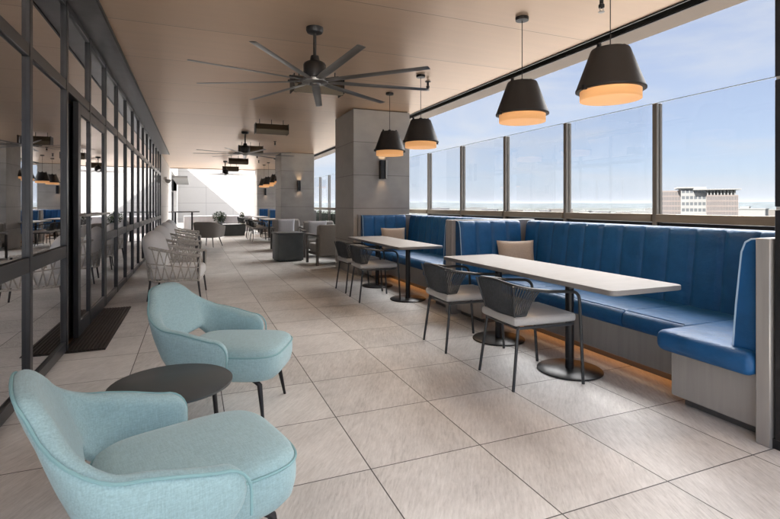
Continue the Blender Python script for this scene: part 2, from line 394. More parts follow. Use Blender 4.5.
def slab(mb, path, zb, zt, th, lean, endr=.07, cap=7, bulge=0):
    """an upright padded band along a plan path: zb, zt, th, lean are functions of s in -1..1"""
    n = len(path); rg = []
    def ring(i, p, tng, shr, ins):
        s = -1+2*i/(n-1); nx, ny = -tng.y, tng.x
        b, t, h, le = zb(s)+ins, zt(s)-ins, th(s)*.5*shr, lean(s)
        hh = min(h, (t-b)*.4); pts = []
        def q(u, z): d = u+le*max(0, z-zb(s))+bulge*math.sin(PI*max(0, min(1, (z-b)/(t-b))))*(.5 if u > 0 else 0); return (p.x+nx*d, p.y+ny*d, z)
        for a in range(9): an = PI*a/8; pts.append(q(math.cos(an)*h, t-hh+math.sin(an)*hh))
        for k in range(1, 6): pts.append(q(-h, lerp(t-hh, b+hh, k/6)))
        for a in range(9): an = PI+PI*a/8; pts.append(q(math.cos(an)*h, b+hh+math.sin(an)*hh))
        for k in range(1, 6): pts.append(q(h, lerp(b+hh, t-hh, k/6)))
        return pts
    def tg(i): return (path[min(n-1, i+1)]-path[max(0, i-1)]).normalized()
    for c in range(cap, 0, -1):
        a = c/cap*PI/2; rg.append(ring(0, path[0]-tg(0)*endr*math.sin(a), tg(0), max(.04, math.cos(a)), endr*(1-math.cos(a))))
    for i in range(n): rg.append(ring(i, path[i], tg(i), 1, 0))
    for c in range(1, cap+1):
        a = c/cap*PI/2; rg.append(ring(n-1, path[-1]+tg(n-1)*endr*math.sin(a), tg(n-1), max(.04, math.cos(a)), endr*(1-math.cos(a))))
    return mb.rings(rg)
def pillow(mb, w_, h_, d_, n=18):
    """a soft square scatter cushion standing in the xz plane, centred on its base"""
    for sg in (1, -1):
        P = []
        for i in range(n+1):
            row = []
            for j in range(n+1):
                u, v = -1+2*i/n, -1+2*j/n
                k = (1-u**4)*(1-v**4); pin = 1-.07*(1-abs(u)**2)*abs(v)**3; pv = 1-.07*(1-abs(v)**2)*abs(u)**3
                row.append((u*w_/2*pv*1.0, sg*d_/2*max(0, k)**.55, h_/2+v*h_/2*pin))
            P.append(row)
        mb.grid(P)
    return mb
def cushion(mb, x0, x1, y0, y1, z0, z1, r=.03, crown=.015):
    bm = bmesh.new(); bmesh.ops.create_cube(bm, size=1)
    for v in bm.verts: v.co = Vector(((x0+x1)/2+v.co.x*(x1-x0), (y0+y1)/2+v.co.y*(y1-y0), (z0+z1)/2+v.co.z*(z1-z0)))
    bmesh.ops.bevel(bm, geom=bm.edges[:]+bm.verts[:], offset=r, segments=3, affect='EDGES', profile=.5)
    big = [e for e in bm.edges if e.calc_length() > r*1.2]
    bmesh.ops.subdivide_edges(bm, edges=big, cuts=5, use_grid_fill=True)
    cx, cy, cz = (x0+x1)/2, (y0+y1)/2, (z0+z1)/2; hx, hy, hz = (x1-x0)/2, (y1-y0)/2, (z1-z0)/2
    for v in bm.verts:
        a, b, c = (v.co.x-cx)/hx, (v.co.y-cy)/hy, (v.co.z-cz)/hz
        v.co += Vector((crown*a*(1-b*b)*(1-c*c), crown*b*(1-a*a)*(1-c*c), crown*c*(1-a*a)*(1-b*b)))
    mb.add([v.co[:] for v in bm.verts], [[v.index for v in f.verts] for f in bm.faces], True) if not bm.verts.index_update() else 0
    bm.free(); return mb

ZC = 3.02          # ceiling height
# ================================================================== THE SETTING
# terrace floor
obj('floor', MB().box(-1.02, 4.6, -.3, 45, -.35, 0), M['floor'], kind='structure')
obj('bounce_deck', MB().box(-9, 4.6, -18, -.302, -.35, 0), mat('bounce_paver', (.45, .43, .40), .7, noise=((1, 1, 1), .06)), kind='structure')  # unseen deck behind the camera, added to bounce sunlight under the roof
# ceiling sheet with the slot along its open edge, and the roof above it
ce = obj('ceiling', MB().box(-1.0, 3.93, -.3, 24.9, ZC, ZC+.12), M['ceiling'], kind='structure')
obj('edge_slot', MB().box(3.932, 4.068, -.3, 24.9, ZC+.06, ZC+.12).box(4.0605, 4.0685, -.3, 24.9, ZC-.001, ZC+.0595), M['slot'], ce)
obj('slot_lip', MB().box(3.91, 3.93, -.3, 24.9, ZC-.012, ZC-.002).box(4.07, 4.085, -.3, 24.9, ZC-.012, ZC-.002), M['black'], ce)
obj('fascia', MB().box(4.07, 4.42, -.3, 24.9, ZC, ZC+.12).box(-1.0, 4.42, 24.902, 25.0, ZC-.03, ZC+.45), M['fascia'], ce)
obj('roof', MB().box(-1.3, 4.46, -.3, 24.9, ZC+.125, ZC+.45), M['fascia'], ce)
obj('soffit_band', MB().box(-1.0, -.765, -.3, 18.2, ZC-.02, ZC-.004), M['band'], ce)
obj('band_trim', MB().box(-.763, -.745, -.3, 18.2, ZC-.03, ZC-.004), M['black'], ce)
# lower roof added beyond the railing to bounce sunlight up at the ceiling
obj('bounce_roof', MB().box(5.0, 60, -30, 70, -1.6, -1.2), mat('bounce_roof_gravel', (.13, .125, .12), .85, noise=((.3, .3, .3), .08)), kind='structure')
# city far below
def ground_mat():
    m = mat('city_ground', (.06, .063, .058), .9, 0, 0, noise=((.004, .004, .004), .5, 8)); return m
g = MB().add([(-15000, -15000, -26), (15000, -15000, -26), (15000, 15000, -26), (-15000, 15000, -26)], [(0, 1, 2, 3)])
obj('ground', g, ground_mat(), kind='structure')
def hills(y_dir, dist, h0, h1, seed, a0, a1):
    rnd = random.Random(seed); ph = [rnd.random()*6.28 for _ in range(7)]
    A = []; 
    for i in range(141):
        a = lerp(a0, a1, i/140); t = i/140
        h = h0+(h1-h0)*(.5+.5*sum(math.sin(t*f*9+ph[k])/f for k, f in enumerate((1, 1.7, 2.9, 4.7, 7.9, 13, 21)))/2.2)
        row = []
        for d, k in ((dist-900, 0), (dist-500, .45), (dist-150, .9), (dist, 1), (dist+300, .8), (dist+1200, 0)):
            row.append((math.sin(a)*d, math.cos(a)*d, -27+(h+27)*k))
        A.append(row)
    return MB().grid(A)
obj('hills', hills(0, 5200, 8, 46, 3, R(5), R(100)), mat('wooded_hills', (.055, .063, .066), .9, 0, 0, noise=((.01, .01, .01), .35)), kind='structure')

# ================================================================== THE GLASS WALL ON THE LEFT
XW = -1.0
cw = thing('glass_curtain_wall', 'long dark framed glass wall mirroring the terrace beside the teal chairs', 'glass wall', (XW, 8, 0))
YS = [3.84+.99*k for k in range(-4, 15)]
ly = lambda y: y-8
for k, y in enumerate(YS):
    obj('mullion', MB().rbox(-.075, .012, ly(y)-.03, ly(y)+.03, 0.02, ZC-.025, .004, 1), M['mull'], cw)
D0, D1 = YS[5], YS[7]      # the door bay: 4.83 .. 6.81
ZT = 2.28
for z0, z1, nm in ((2.235, 2.32, 'transom'), (.815, .915, 'transom'), (.02, .10, 'sill'), (2.94, 2.998, 'head_rail')):
    mb = MB()
    for a, b in zip(YS, YS[1:]):
        if a >= D0-.01 and b <= D1+.01 and z0 < 2: continue
        mb.rbox(-.06, .008, ly(a)+.032, ly(b)-.032, z0, z1, .003, 1)
    obj(nm, mb, M['mull'], cw)
for a, b in zip(YS, YS[1:]):
    indoor = a >= D0-.01 and b <= D1+.01
    for z0, z1 in (((2.325, 2.935),) if indoor else ((.105, .81), (.92, 2.23), (2.325, 2.935))):
        obj('glass_pane', MB().box(-.022, -.012, ly(a)+.032, ly(b)-.032, z0, z1), M['cglass'], cw)
# door leaves: one slid open behind the other
def leaf(y0, y1, x, handle):
    d = obj('door', MB().rbox(x-.045, x, ly(y0), ly(y0)+.11, .02, 2.225, .004, 1).rbox(x-.045, x, ly(y1)-.09, ly(y1), .02, 2.225, .004, 1)
            .rbox(x-.044, x-.001, ly(y0)+.112, ly(y1)-.092, 2.12, 2.224, .004, 1).rbox(x-.044, x-.001, ly(y0)+.112, ly(y1)-.092, .021, .16, .004, 1), M['mull'], cw)
    obj('glass_pane', MB().box(x-.026, x-.016, ly(y0)+.112, ly(y1)-.092, .162, 2.118), M['cglass'], d)
    if handle:
        obj('handle', MB().tube([(x+.045, ly(y0)+.03, 1.16), (x+.045, ly(y1)-.05, 1.16)], .013).tube([(x, ly(y0)+.06, 1.16), (x+.045, ly(y0)+.06, 1.16)], .010).tube([(x, ly(y1)-.1, 1.16), (x+.045, ly(y1)-.1, 1.16)], .010), M['steel'], d)
leaf(D0+.42, D1-.04, .01, True)
leaf(D0+.55, D1-.10, -.08, False)

# the room behind the glass
rm = obj('room_floor', MB().box(-8, -1.03, -.3, 18, -.3, -.004), M['woodfl'], kind='structure')
obj('room_wall', MB().box(-8.2, -8, -.3, 18, 0, 3.4).box(-8, -1.08, 17.75, 18.0, 0, 3.4).box(-8, -1.1, -.5, -.3, 0, 3.4), M['room'], kind='structure')
obj('room_wall', MB().box(-5.2, -5.0, 8.5, 15, 0, 3.2), M['roomw'], kind='structure')
obj('room_ceiling', MB().box(-8.2, -1.1, -.5, 18, 3.2, 3.4), M['room'], kind='structure')
tv = thing('television', 'black switched off television seen through the open glass door', 'television', (-4.97, 10.6, 1.4))
obj('screen', MB().rbox(0, .05, -.75, .75, -.43, .43, .01, 1), M['screen'], tv)
obj('bezel', MB().box(0, .058, -.79, .79, -.47, -.432), M['black'], tv)
cons = thing('sideboard', 'dark low sideboard under the television inside the room', 'sideboard', (-4.75, 10.6, 0))
obj('cabinet', MB().rbox(-.22, .22, -.9, .9, .1, .72, .006, 1), M['black'], cons)
for x in (-.2, .16):
    for y in (-.85, .81): obj('leg', MB().box(x, x+.04, y, y+.04, 0, .1), M['black'], cons)

# building mass left of and beyond the glass wall
bl = thing('penthouse_wall', 'white panelled side wall with a dark recessed window beyond the glass wall', 'wall', (-1.0, 24, 0))
obj('wall_face', MB().box(-4, -.0, -6.0, 2.4, 0, 4.4).box(-4, 0, 11, 16, 0, 4.4).box(-4, 0, 2.4, 11, 3.0, 4.4).box(-4, -.35, 2.4, 11, 0, 3.0), M['wally'], bl)
wn_ = obj('window', MB().box(-.345, -.32, 2.42, 10.98, .0, 2.98), M['cglass'], bl)
mb = MB()
for i in range(6): y = 2.45+i*1.7; mb.box(-.315, -.2, y, y+.07, 0, 2.98)
obj('window_frame', mb.box(-.315, -.22, 2.45, 10.95, 2.1, 2.18), M['mull'], wn_)
obj('canopy', MB().rbox(.005, .75, 2.5, 10.9, 2.62, 2.74, .01, 1), M['conc'], bl)
obj('roof_wall', MB().box(-9, -4.02, -6, 16, 0, 4.3).box(-4, -.32, -24.3, -6.02, 3.5, 4.4), M['conc'], bl)
fw = obj('end_wall', MB().box(-1.2, 7.0, 38, 38.5, -.3, 6.5), M['wall']); tag(fw, 'tall white panelled end wall crossed by a diagonal edge of sunlight', 'wall')

# dome camera on the white wall
dc = thing('dome_camera', 'small white dome camera on the white side wall', 'camera', (-1.0, 19.7, 2.18))
obj('mount', MB().rbox(0.002, .1, -.05, .05, .02, .12, .01, 2), M['roomw'], dc)
obj('dome', MB().lathe([(.001, -.11), (.06, -.095), (.1, -.05), (.11, 0), (.11, .03), (.001, .035)], 20, (.14, 0, 0)), M['steel'], dc)

# ================================================================== COLUMNS
col_lab = ['wide grey stone column against the booths, with two pendant lamps in front', 'grey stone column rising behind the lounge chairs', 'farthest grey stone column, before the sunlit white wall']
cols = [(2.69, 8.3), (2.72, 16.2), (2.9, 24.2)]
for (x, y), lb in zip(cols, col_lab):
    t = thing('stone_column', lb, 'column', (x+.56, y+.6, 0), 0, 'stone columns under the roof')
    obj('cladding', MB().rbox(-.56, .56, -.6, .6, 0, ZC-.012, .006, 1), M['column'], t)
    obj('shadow_gap', MB().box(-.53, .53, -.57, .57, ZC-.012, ZC-.001), M['slot'], t)
sc_lab = ['black box wall lamp on the wide nearest column', 'black box wall lamp on the column behind the lounge chairs', 'black box wall lamp on the farthest column']
for (x, y), lb, dx in zip(cols, sc_lab, (.55, .6, .4)):
    t = thing('wall_lamp', lb, 'wall lamp', (x+dx, y-.004, 1.74), 0, 'wall lamps on the columns')
    obj('housing', MB().box(-.055, .055, -.11, -.10, 0, .34).box(-.055, -.045, -.10, 0, 0, .34).box(.045, .055, -.10, 0, 0, .34).box(-.045, .045, -.012, 0, 0, .34), M['black'], t)
    obj('face_plate', MB().rbox(.028, .056, -.135, -.112, 0, .34, .003, 1), M['steel'], t)
    obj('lens', MB().box(-.045, .045, -.10, -.012, .15, .19), M['bulb'], t)
    lamp('SPOT', 'lamp_down', (0, -.06, .12), .45, (1, .62, .32), t, .03, (0, 0, 0), R(80))
    lamp('SPOT', 'lamp_up', (0, -.06, .22), 1.1, (1, .66, .36), t, .03, (PI, 0, 0), R(110))

# ================================================================== GLASS RAILING AND HEDGE
XR = 4.2
gr = thing('glass_railing', 'tall glass panel railing with bronze rail and slim dark posts', 'railing', (XR, 10, 0))
PY = [3.35+1.22*i for i in range(-5, 21)]
for y in PY:
    obj('post', MB().rbox(-.040, -.010, y-10-.025, y-10+.025, 0, 2.25, .003, 1).rbox(.010, .040, y-10-.025, y-10+.025, 0, 2.25, .003, 1), M['post'], gr)
for a, b in zip(PY, PY[1:]):
    gp_ = obj('glass_panel', MB().box(-.007, .007, a-10+.006, b-10-.006, 1.0, 2.255), M['rglass'], gr)
    obj('polished_edge', MB().box(-.008, .008, a-10+.006, b-10-.006, 2.2555, 2.260), M['gedge'], gp_)
    if b < 8.4: obj('infill_panel', MB().box(-.02, .02, a-10+.027, b-10-.027, .12, 1.09), M['black'], gr)
    else: obj('glass_panel', MB().box(-.007, .007, a-10+.006, b-10-.006, .12, .99), M['rglass'], gr)
mb = MB()
for a, b in zip(PY, PY[1:]): mb.rbox(-.06, .03, a-10+.027, b-10-.027, 1.095, 1.172, .004, 1)
obj('rail', mb, M['bronze'], gr)
mb = MB()
for a, b in zip(PY, PY[1:]): mb.rbox(-.05, .03, a-10+.027, b-10-.027, .02, .11, .004, 1)
obj('bottom_rail', mb, M['post'], gr)
hd = thing('hedge', 'clipped dark green hedge in a planter behind the glass railing', 'hedge', (4.42, 14, 0))
obj('planter', MB().box(-.14, .14, -5.2, 6.4, .002, .42), M['cube'], hd)
rnd = random.Random(5); mb = MB().box(-.11, .11, -5.15, 6.35, .42, .97)
for _ in range(5200):
    x, y, z = rnd.uniform(-.14, .14), rnd.uniform(-5.2, 6.4), rnd.uniform(.42, 1.02)+rnd.uniform(-.03, .03)
    d = Vector((rnd.gauss(0, 1), rnd.gauss(0, 1), rnd.gauss(.2, 1))).normalized(); u = d.orthogonal().normalized(); v = d.cross(u); s_ = rnd.uniform(.03, .06)
    p = Vector((x, y, z)); mb.add([p-u*s_*.5, p+v*s_*.35, p+u*s_*.5+d*s_*.2, p-v*s_*.35], [(0, 1, 2, 3)])
obj('foliage', mb, M['leaf'], hd)

# ================================================================== BLUE BOOTHS
def channel(mb, length, z0, z1, n, front, back, lean=.09, along='y', sgn=1, off=0, base=0, bulge=.020):
    """tufted back panel. along y: front face looks to -x; along x: front face looks to sgn*y"""
    k = 9; P = []
    zs = [0, .05, .2, .4, .6, .8, .90, .95, .98, 1.0]
    for i in range(n*k+1):
        u = i/(n*k); s = (i % k)/k; b = bulge*(1-(2*s-1)**6)**.5 if i % k else 0
        row = []
        for q in zs:
            rd = .045*(1-math.sqrt(max(0, 1-max(0, (q-.9)/.1)**2)))
            row.append((u*length-length/2, front-b-lean*(q-0.5)*-1*0 + lean*q + rd, z0+(z1-z0)*q))
        row += [(u*length-length/2, back, z1), (u*length-length/2, back, z0)]
        P.append(row)
    T = []
    for r in P:
        if along == 'y': T.append([(p[1], p[0]+off, p[2]) for p in r])
        else: T.append([(p[0]+off, base-sgn*p[1], p[2]) for p in r])
    mb.grid(T)
    n0 = len(T[0]); mb.add(T[0], [tuple(range(n0))]); mb.add(T[-1], [tuple(range(n0))])
    return mb
def seat_block(mb, x0, x1, y0, y1, z0=.34, z1=.465, r=.055):
    return mb.rbox(x0, x1, y0, y1, z0, z1, r, 5)
def make_booth(label, loc, H):
    """open to -x, running 2H along y; local x=0 is the front of the end benches"""
    t = thing('blue_booth', label, 'booth', loc, 0, 'blue banquette booths')
    xb0, xb1 = .30, .92        # back bench plinth
    obj('plinth', MB().rbox(xb0, xb1+.2, -H+.60, H-.60, .085, .345, .004, 1)
        .rbox(.06, xb1+.2, -H+.075, -H+.60, .055, .345, .004, 1).rbox(.06, xb1+.2, H-.60, H-.075, .055, .345, .004, 1), M['steel'], t)
    obj('toe_kick', MB().box(xb0+.12, xb1+.1, -H+.5, H-.5, 0, .085).box(.12, xb1+.1, -H+.08, -H+.55, 0, .055).box(.12, xb1+.1, H-.55, H-.08, 0, .055), M['steel_d'], t)
    obj('light_strip', MB().box(xb0+.09, xb0+.115, -H+.65, H-.65, .06, .08), M['led'], t)
    for a, b in ((-H+.645, -H/3), (-H/3, H/3), (H/3, H-.645)):
        prof = arcpath([(.98, 0, .336), (.205, 0, .336), (.215, 0, .467), (.98, 0, .455)], 8, .065); rg = []
        for y, k in ((a+.002, .93), (a+.006, .98), (a+.014, 1), ((a+b)/2, 1.0), (b-.014, 1), (b-.006, .98), (b-.002, .93)):
            rg.append([(.6+(p.x-.6)*lerp(1, k, .5), y, .40+(p.z-.40)*k) for p in prof])
        sb_ = obj('seat', MB().rings(rg), M['vinyl'], t)
        obj('welt', MB().tube([(.262, a+.012, .4655), (.262, b-.012, .4655)], .0042, 6), M['vinyl'], sb_)
    for s in (-1, 1):
        y0, y1 = sorted((s*(H-.075), s*(H-.655)))
        obj('seat', MB().rbox(-.03, xb1+.04, y0, y1, .338, .470, .05, 5), M['vinyl'], t)
        p = obj('end_panel', MB().rbox(-.0, 1.18, *sorted((s*(H), s*(H-.07))), 0, 1.085, .004, 1), M['steel'], t)
        br = obj('backrest', channel(MB(), .84, .46, 1.075, 4, 0, .14, .055, 'x', -s, .05+.42, s*(H-.215)), M['vinyl'], t)
        obj('piping', MB().tube([(.05, s*(H-.215), .47), (.05, s*(H-.20), .7), (.05, s*(H-.17), 1.0), (.05, s*(H-.15), 1.055), (.05, s*(H-.12), 1.074), (.05, s*(H-.078), 1.078)], .005, 6), M['piping'], br)
    nb = max(6, int(round((2*H-.4)/.222)))
    obj('backrest', channel(MB(), 2*H-.30, .455, 1.075, nb, .92, 1.09, .075, 'y'), M['vinyl'], t)
    obj('back_panel', MB().rbox(1.095, 1.16, -H+.072, H-.072, 0, 1.07, .004, 1), M['steel'], t)
    return t
XB = 2.76
b1 = make_booth('nearest blue tufted booth, open towards the aisle with a grey end panel in front', (XB, 3.235, 0), 1.685)
b2 = dup(b1, (XB, 6.61, 0), 0, 'second blue tufted booth, between the nearest booth and the wide column')
b3 = dup(b1, (XB+.05, 18.2, 0), 0, 'far blue booth just beyond the column behind the lounge chairs')
b4 = dup(b1, (XB+.12, 22.0, 0), 0, 'farthest blue booth, ending at the last stone column')

def rrect(x0, x1, y0, y1, r, k=6):
    o = []
    for cx, cy, a0 in ((x1-r, y1-r, 0), (x0+r, y1-r, 90), (x0+r, y0+r, 180), (x1-r, y0+r, 270)):
        o += [(cx+r*math.cos(R(a0+90*i/k)), cy+r*math.sin(R(a0+90*i/k))) for i in range(k+1)]
    return o
def make_table(label, loc, hl, bases):
    t = thing('dining_table', label, 'table', loc, 0, 'long dining tables at the booths')
    def sc(e): return rrect(-.305+e, .305-e, -hl+e, hl-e, .04)
    rg = [[(x, y, z) for x, y in sc(e)] for e, z in ((.006, .712), (0, .716), (0, .741), (.003, .745))]
    obj('tabletop', MB().rings(rg), M['marble'], t)
    for y in bases:
        p = obj('pedestal', MB().tube([(.04, y, .012), (.04, y, .70)], .032, 16), M['black'], t)
        obj('base_disc', MB().lathe([(.001, .0), (.235, 0), (.24, .004), (.24, .010), (.235, .014), (.05, .018), (.001, .018)], 40, (.04, y, 0)), M['black'], p)
        obj('bracket', MB().box(-.2, .26, y-.025, y+.025, .695, .711).box(.015, .065, y-.2, y+.2, .694, .710), M['black'], p)
    return t
TX = 2.62
t1 = make_table('nearest long pale stone top table on two black pedestals', (TX, 3.2, 0), 1.06, (-.33, .59))
t2 = make_table('second pale stone top table, in the booth against the wide column', (TX, 6.4, 0), 1.06, (-.55, .6))
dup(t2, (TX+.05, 18.2, 0), 0, 'pale stone top table in the far booth beyond the lounge chairs')
dup(t2, (TX+.12, 22.0, 0), 0, 'pale stone top table in the farthest booth by the last column')

# scatter cushions in the booths
def booth_pillow(label, loc, rz, m, grp, tilt=-.25, w_=.44, h_=.4):
    o = obj('throw_pillow', pillow(MB(), w_, h_, .15), m); o.location = loc; o.rotation_euler = (tilt, 0, rz)
    return tag(o, label, 'cushion', grp)
booth_pillow('beige cushion leaning in the far corner of the nearest blue booth', (3.42, 4.50, .465), R(-18), M['bpil'], 'beige booth cushions')
booth_pillow('beige cushion leaning in the far corner of the second booth near the column', (3.30, 7.86, .465), R(-12), M['bpil'], 'beige booth cushions')

# ================================================================== DARK ROPE CHAIRS
def make_rope_chair(label, loc, rz):
    """faces +x"""
    t = thing('rope_chair', label, 'chair', loc, rz, 'charcoal rope back dining chairs')
    r = .0115
    # seat frame and legs
    obj('seat_frame', MB().tube(arcpath([(-.22, -.215, .42), (.24, -.235, .42), (.24, .235, .42), (-.22, .215, .42), (-.22, -.215, .42)], 5, .05), .011, 8), M['cframe'], t)
    for s in (-1, 1):
        obj('leg', MB().tube([(-.21, s*.20, .43), (-.265, s*.225, 0)], [r, .010], 10), M['cframe'], t)
        # front leg carries on up into the arm
        obj('leg', MB().tube(arcpath([(.285, s*.262, 0), (.24, s*.272, .655), (-.02, s*.285, .672)], 8, .07), r, 10), M['cframe'], t)
    # back frame: top hoop between the arms
    hoop = arcpath([(-.02, -.285, .672), (-.25, -.285, .705), (-.285, 0, .73), (-.25, .285, .705), (-.02, .285, .672)], 12, .12)
    obj('back_frame', MB().tube(hoop, .0125, 10), M['cframe'], t)
    low = arcpath([(-.15, -.205, .505), (-.225, -.195, .498), (-.245, 0, .494), (-.225, .195, .498), (-.15, .205, .505)], 12, .06)
    n = 44; A = resample(arcpath([(-.10, -.285, .687), (-.25, -.285, .705), (-.285, 0, .73), (-.25, .285, .705), (-.10, .285, .687)], 12, .12), n); B = resample(low, n)
    for q in (-.19, .19): obj('back_strut', MB().tube([(-.205, q*1.05, .425), (-.232, q, .50), (-.28, q*1.3, .712)], .008, 8), M['cframe'], t)
    obj('lower_bar', MB().tube(low, .008, 8), M['cframe'], t)
    mb = MB()
    for a, b in zip(A, B):
        m_ = (a+b)/2+Vector((-.012, 0, 0)); out_ = Vector((a.x+.02, a.y, 0)).normalized()*.010
        mb.tube([a+out_, m_+out_*.4, b], .0056, 6)
    obj('rope_back', mb, M['rope'], t)
    obj('seat_cushion', cushion(MB(), -.252, .262, -.225, .225, .432, .492, .022, .006), M['pad'], t)
    return t
rc = make_rope_chair('charcoal rope chair nearest the camera, at the nearest table', (2.275, 2.89, 0), R(-3))
dup(rc, (2.255, 3.80, 0), R(-2), 'charcoal rope chair at the far end of the nearest table')
dup(rc, (2.25, 6.07, 0), R(-2), 'charcoal rope chair at the near end of the second table')
dup(rc, (2.27, 6.80, 0), R(2), 'charcoal rope chair at the far end of the second table, by the grey armchair')
fl = ['charcoal rope chair at the near end of the far booth table', 'charcoal rope chair at the far end of the far booth table', 'charcoal rope chair at the near end of the farthest table', 'charcoal rope chair at the far end of the farthest table', 'middle charcoal rope chair at the far booth table', 'middle charcoal rope chair at the farthest table']
for (y, a), lb in zip(((17.3, 3), (19.1, -4), (21.1, 5), (22.9, -2), (18.2, 2), (22.0, -3)), fl): dup(rc, (2.15, y, 0), R(a), lb)

# ================================================================== PENDANT LAMPS
def make_pendant(label, loc):
    """origin at the ceiling"""
    t = thing('pendant_lamp', label, 'lamp', loc, 0, 'black cone pendant lamps over the tables')
    zb = 2.105-ZC; zt = 2.41-ZC
    obj('canopy', MB().lathe([(.001, 0), (.06, 0), (.062, -.004), (.06, -.03), (.001, -.032)], 24), M['black'], t)
    obj('cord', MB().tube([(0, 0, -.03), (0, 0, zt+.0)], .004, 6), M['black'], t)
    sh = obj('shade', MB().lathe([(.243, zb), (.243, zb+.012), (.238, zb+.02), (.138, zt-.01), (.132, zt), (.124, zt), (.13, zt-.012), (.232, zb+.012), (.236, zb), (.243, zb)], 48), M['shade'], t)
    obj('fitter', MB().lathe([(.001, zt+.035), (.022, zt+.03), (.024, zt-.02), (.001, zt-.03)], 16)
        .box(-.131, .131, -.01, .01, zt-.004, zt+.004).box(-.01, .01, -.131, .131, zt-.003, zt+.003)
        .box(-.12, -.10, -.012, .012, zt, zt+.03).box(.10, .12, -.012, .012, zt, zt+.03), M['black'], t)
    obj('drum', MB().lathe([(.212, zb-.068), (.212, zb+.06), (.206, zb+.06), (.206, zb-.066), (.212, zb-.068)], 48), M['gold'], t)
    obj('diffuser', MB().lathe([(.001, zb-.055), (.203, zb-.055), (.203, zb-.060), (.001, zb-.060)], 40), M['diff'], t)
    obj('bulb', MB().lathe([(.001, zb-.064), (.08, zb-.063), (.09, zb-.061), (.001, zb-.0605)], 16), M['bulb'], t)
    obj('tab', MB().box(.235, .262, -.012, .012, zb-.012, zb+.02).box(-.262, -.235, -.012, .012, zb-.012, zb+.02), M['black'], t)
    lamp('SPOT', 'lamp_glow', (0, 0, zb-.075), 4, (1, .72, .46), t, .12, (0, 0, 0), R(150))
    return t
PX = 2.86
pd = make_pendant('nearest black cone pendant lamp, lit amber, hanging lowest against the sky', (PX, 2.67, ZC))
for (x, y), lb in zip(((PX, 3.70), (PX, 5.87), (PX, 6.98)),
        ['second black cone pendant lamp from the right, over the nearest table', 'black cone pendant lamp against the sky beside the wide column', 'black cone pendant lamp hanging in front of the wide column']):
    dup(pd, (x, y, ZC), 0, lb)
for y, lb in ((17.3, 'nearest of the far ones by the column'), (18.5, 'second of the far lamps over the far booths'), (20.3, 'third of the far lamps over the farthest table'), (21.6, 'most distant pendant lamp, by the last column')):
    dup(pd, (PX+.03, y, ZC), 0, 'small black cone pendant lamp, '+lb)

# ================================================================== CEILING FANS
def make_fan(label, loc, phase):
    t = thing('ceiling_fan', label, 'ceiling fan', loc, 0, 'nine blade ceiling fans')
    zh = 2.505-ZC
    obj('canopy', MB().lathe([(.001, 0), (.085, 0), (.085, -.03), (.075, -.05), (.03, -.06), (.001, -.06)], 28), M['black'], t)
    obj('rod', MB().tube([(0, 0, -.05), (0, 0, zh+.22)], .016, 12), M['black'], t)
    obj('motor', MB().lathe([(.001, zh+.24), (.04, zh+.235), (.05, zh+.19), (.10, zh+.165), (.115, zh+.14), (.115, zh+.03), (.10, zh+.0), (.001, zh-.0)], 12), M['black'], t)
    obj('hub', MB().lathe([(.001, zh), (.13, zh), (.135, zh-.006), (.13, zh-.03), (.06, zh-.04), (.05, zh-.055), (.001, zh-.06)], 28), M['alu'], t)
    for k in range(9):
        a = R(phase+40*k); ca, sa = math.cos(a), math.sin(a); mb = MB(); rg = []
        for r_, w_, th in ((.10, .05, .008), (.2, .075, .010), (.3, .088, .011), (1.16, .075, .009), (1.195, .074, .009), (1.2, .06, .002)):
            pit = R(-9); q = []
            for u, v in ((-1, 0), (-.6, 1), (0, 1.3), (.6, 1), (1, 0), (.6, -.6), (0, -.8), (-.6, -.6)):
                x_, z_ = u*w_/2, v*th/2
                x2, z2 = x_*math.cos(pit)-z_*math.sin(pit), x_*math.sin(pit)+z_*math.cos(pit)
                q.append((r_*ca-x2*sa, r_*sa+x2*ca, zh-.018+z2))
            rg.append(q)
        mb.rings(rg); b_ = obj('blade', mb, M['alu'], t)
        obj('blade_arm', MB().tube([(.09*ca, .09*sa, zh-.01), (.27*ca, .27*sa, zh-.008)], .014, 6), M['black'], b_)
    return t
f1 = make_fan('nearest large nine blade ceiling fan, over the open aisle', (1.12, 4.7, ZC), -6)
dup(f1, (1.16, 12.0, ZC), R(11), 'second nine blade ceiling fan, halfway down the terrace')
dup(f1, (1.2, 20.3, ZC), R(25), 'farthest nine blade ceiling fan, near the end of the ceiling')

# ================================================================== HEATERS, SPRINKLERS, DOWNLIGHTS
def make_heater(label, loc):
    t = thing('ceiling_heater', label, 'heater', loc, 0, 'bronze electric heaters under the ceiling')
    z = -.10
    obj('housing', MB().add([(x, y, zz) for x in (-.32, .32) for y, zz in ((-.11, z-.22), (-.13, z-.12), (-.06, z), (.06, z), (.13, z-.12), (.14, z-.16), (.115, z-.16), (.05, z-.03), (-.05, z-.03), (-.09, z-.22))],
        [tuple((i, (i+1) % 10, 10+(i+1) % 10, 10+i)) for i in range(10)]), M['heat'], t)
    obj('end_cap', MB().box(-.332, -.32, -.135, .135, z-.20, z+.005).box(.32, .332, -.135, .135, z-.20, z+.005), M['black'], t)
    obj('reflector', MB().box(-.31, .31, -.05, .05, z-.04, z-.032), M['heatg'], t)
    obj('tube_element', MB().tube([(-.31, 0, z-.07), (.31, 0, z-.07)], .010, 8), M['bulb' if 0 else 'steel'], t)
    for x in (-.24, 0, .24): obj('hanger', MB().tube([(x, 0, z), (x, .0, 0)], .007, 6), M['black'], t)
    return t
h1 = make_heater('nearest bronze heater bar hanging behind the big fan', (1.51, 6.2, ZC))
for y, lb in ((10.1, 'second bronze heater bar, between the first two fans'), (14.0, 'third bronze heater bar, just behind the middle fan'), (17.9, 'fourth bronze heater bar, before the farthest fan'), (21.8, 'farthest bronze heater bar, at the end of the ceiling')):
    dup(h1, (1.5, y, ZC), 0, lb)
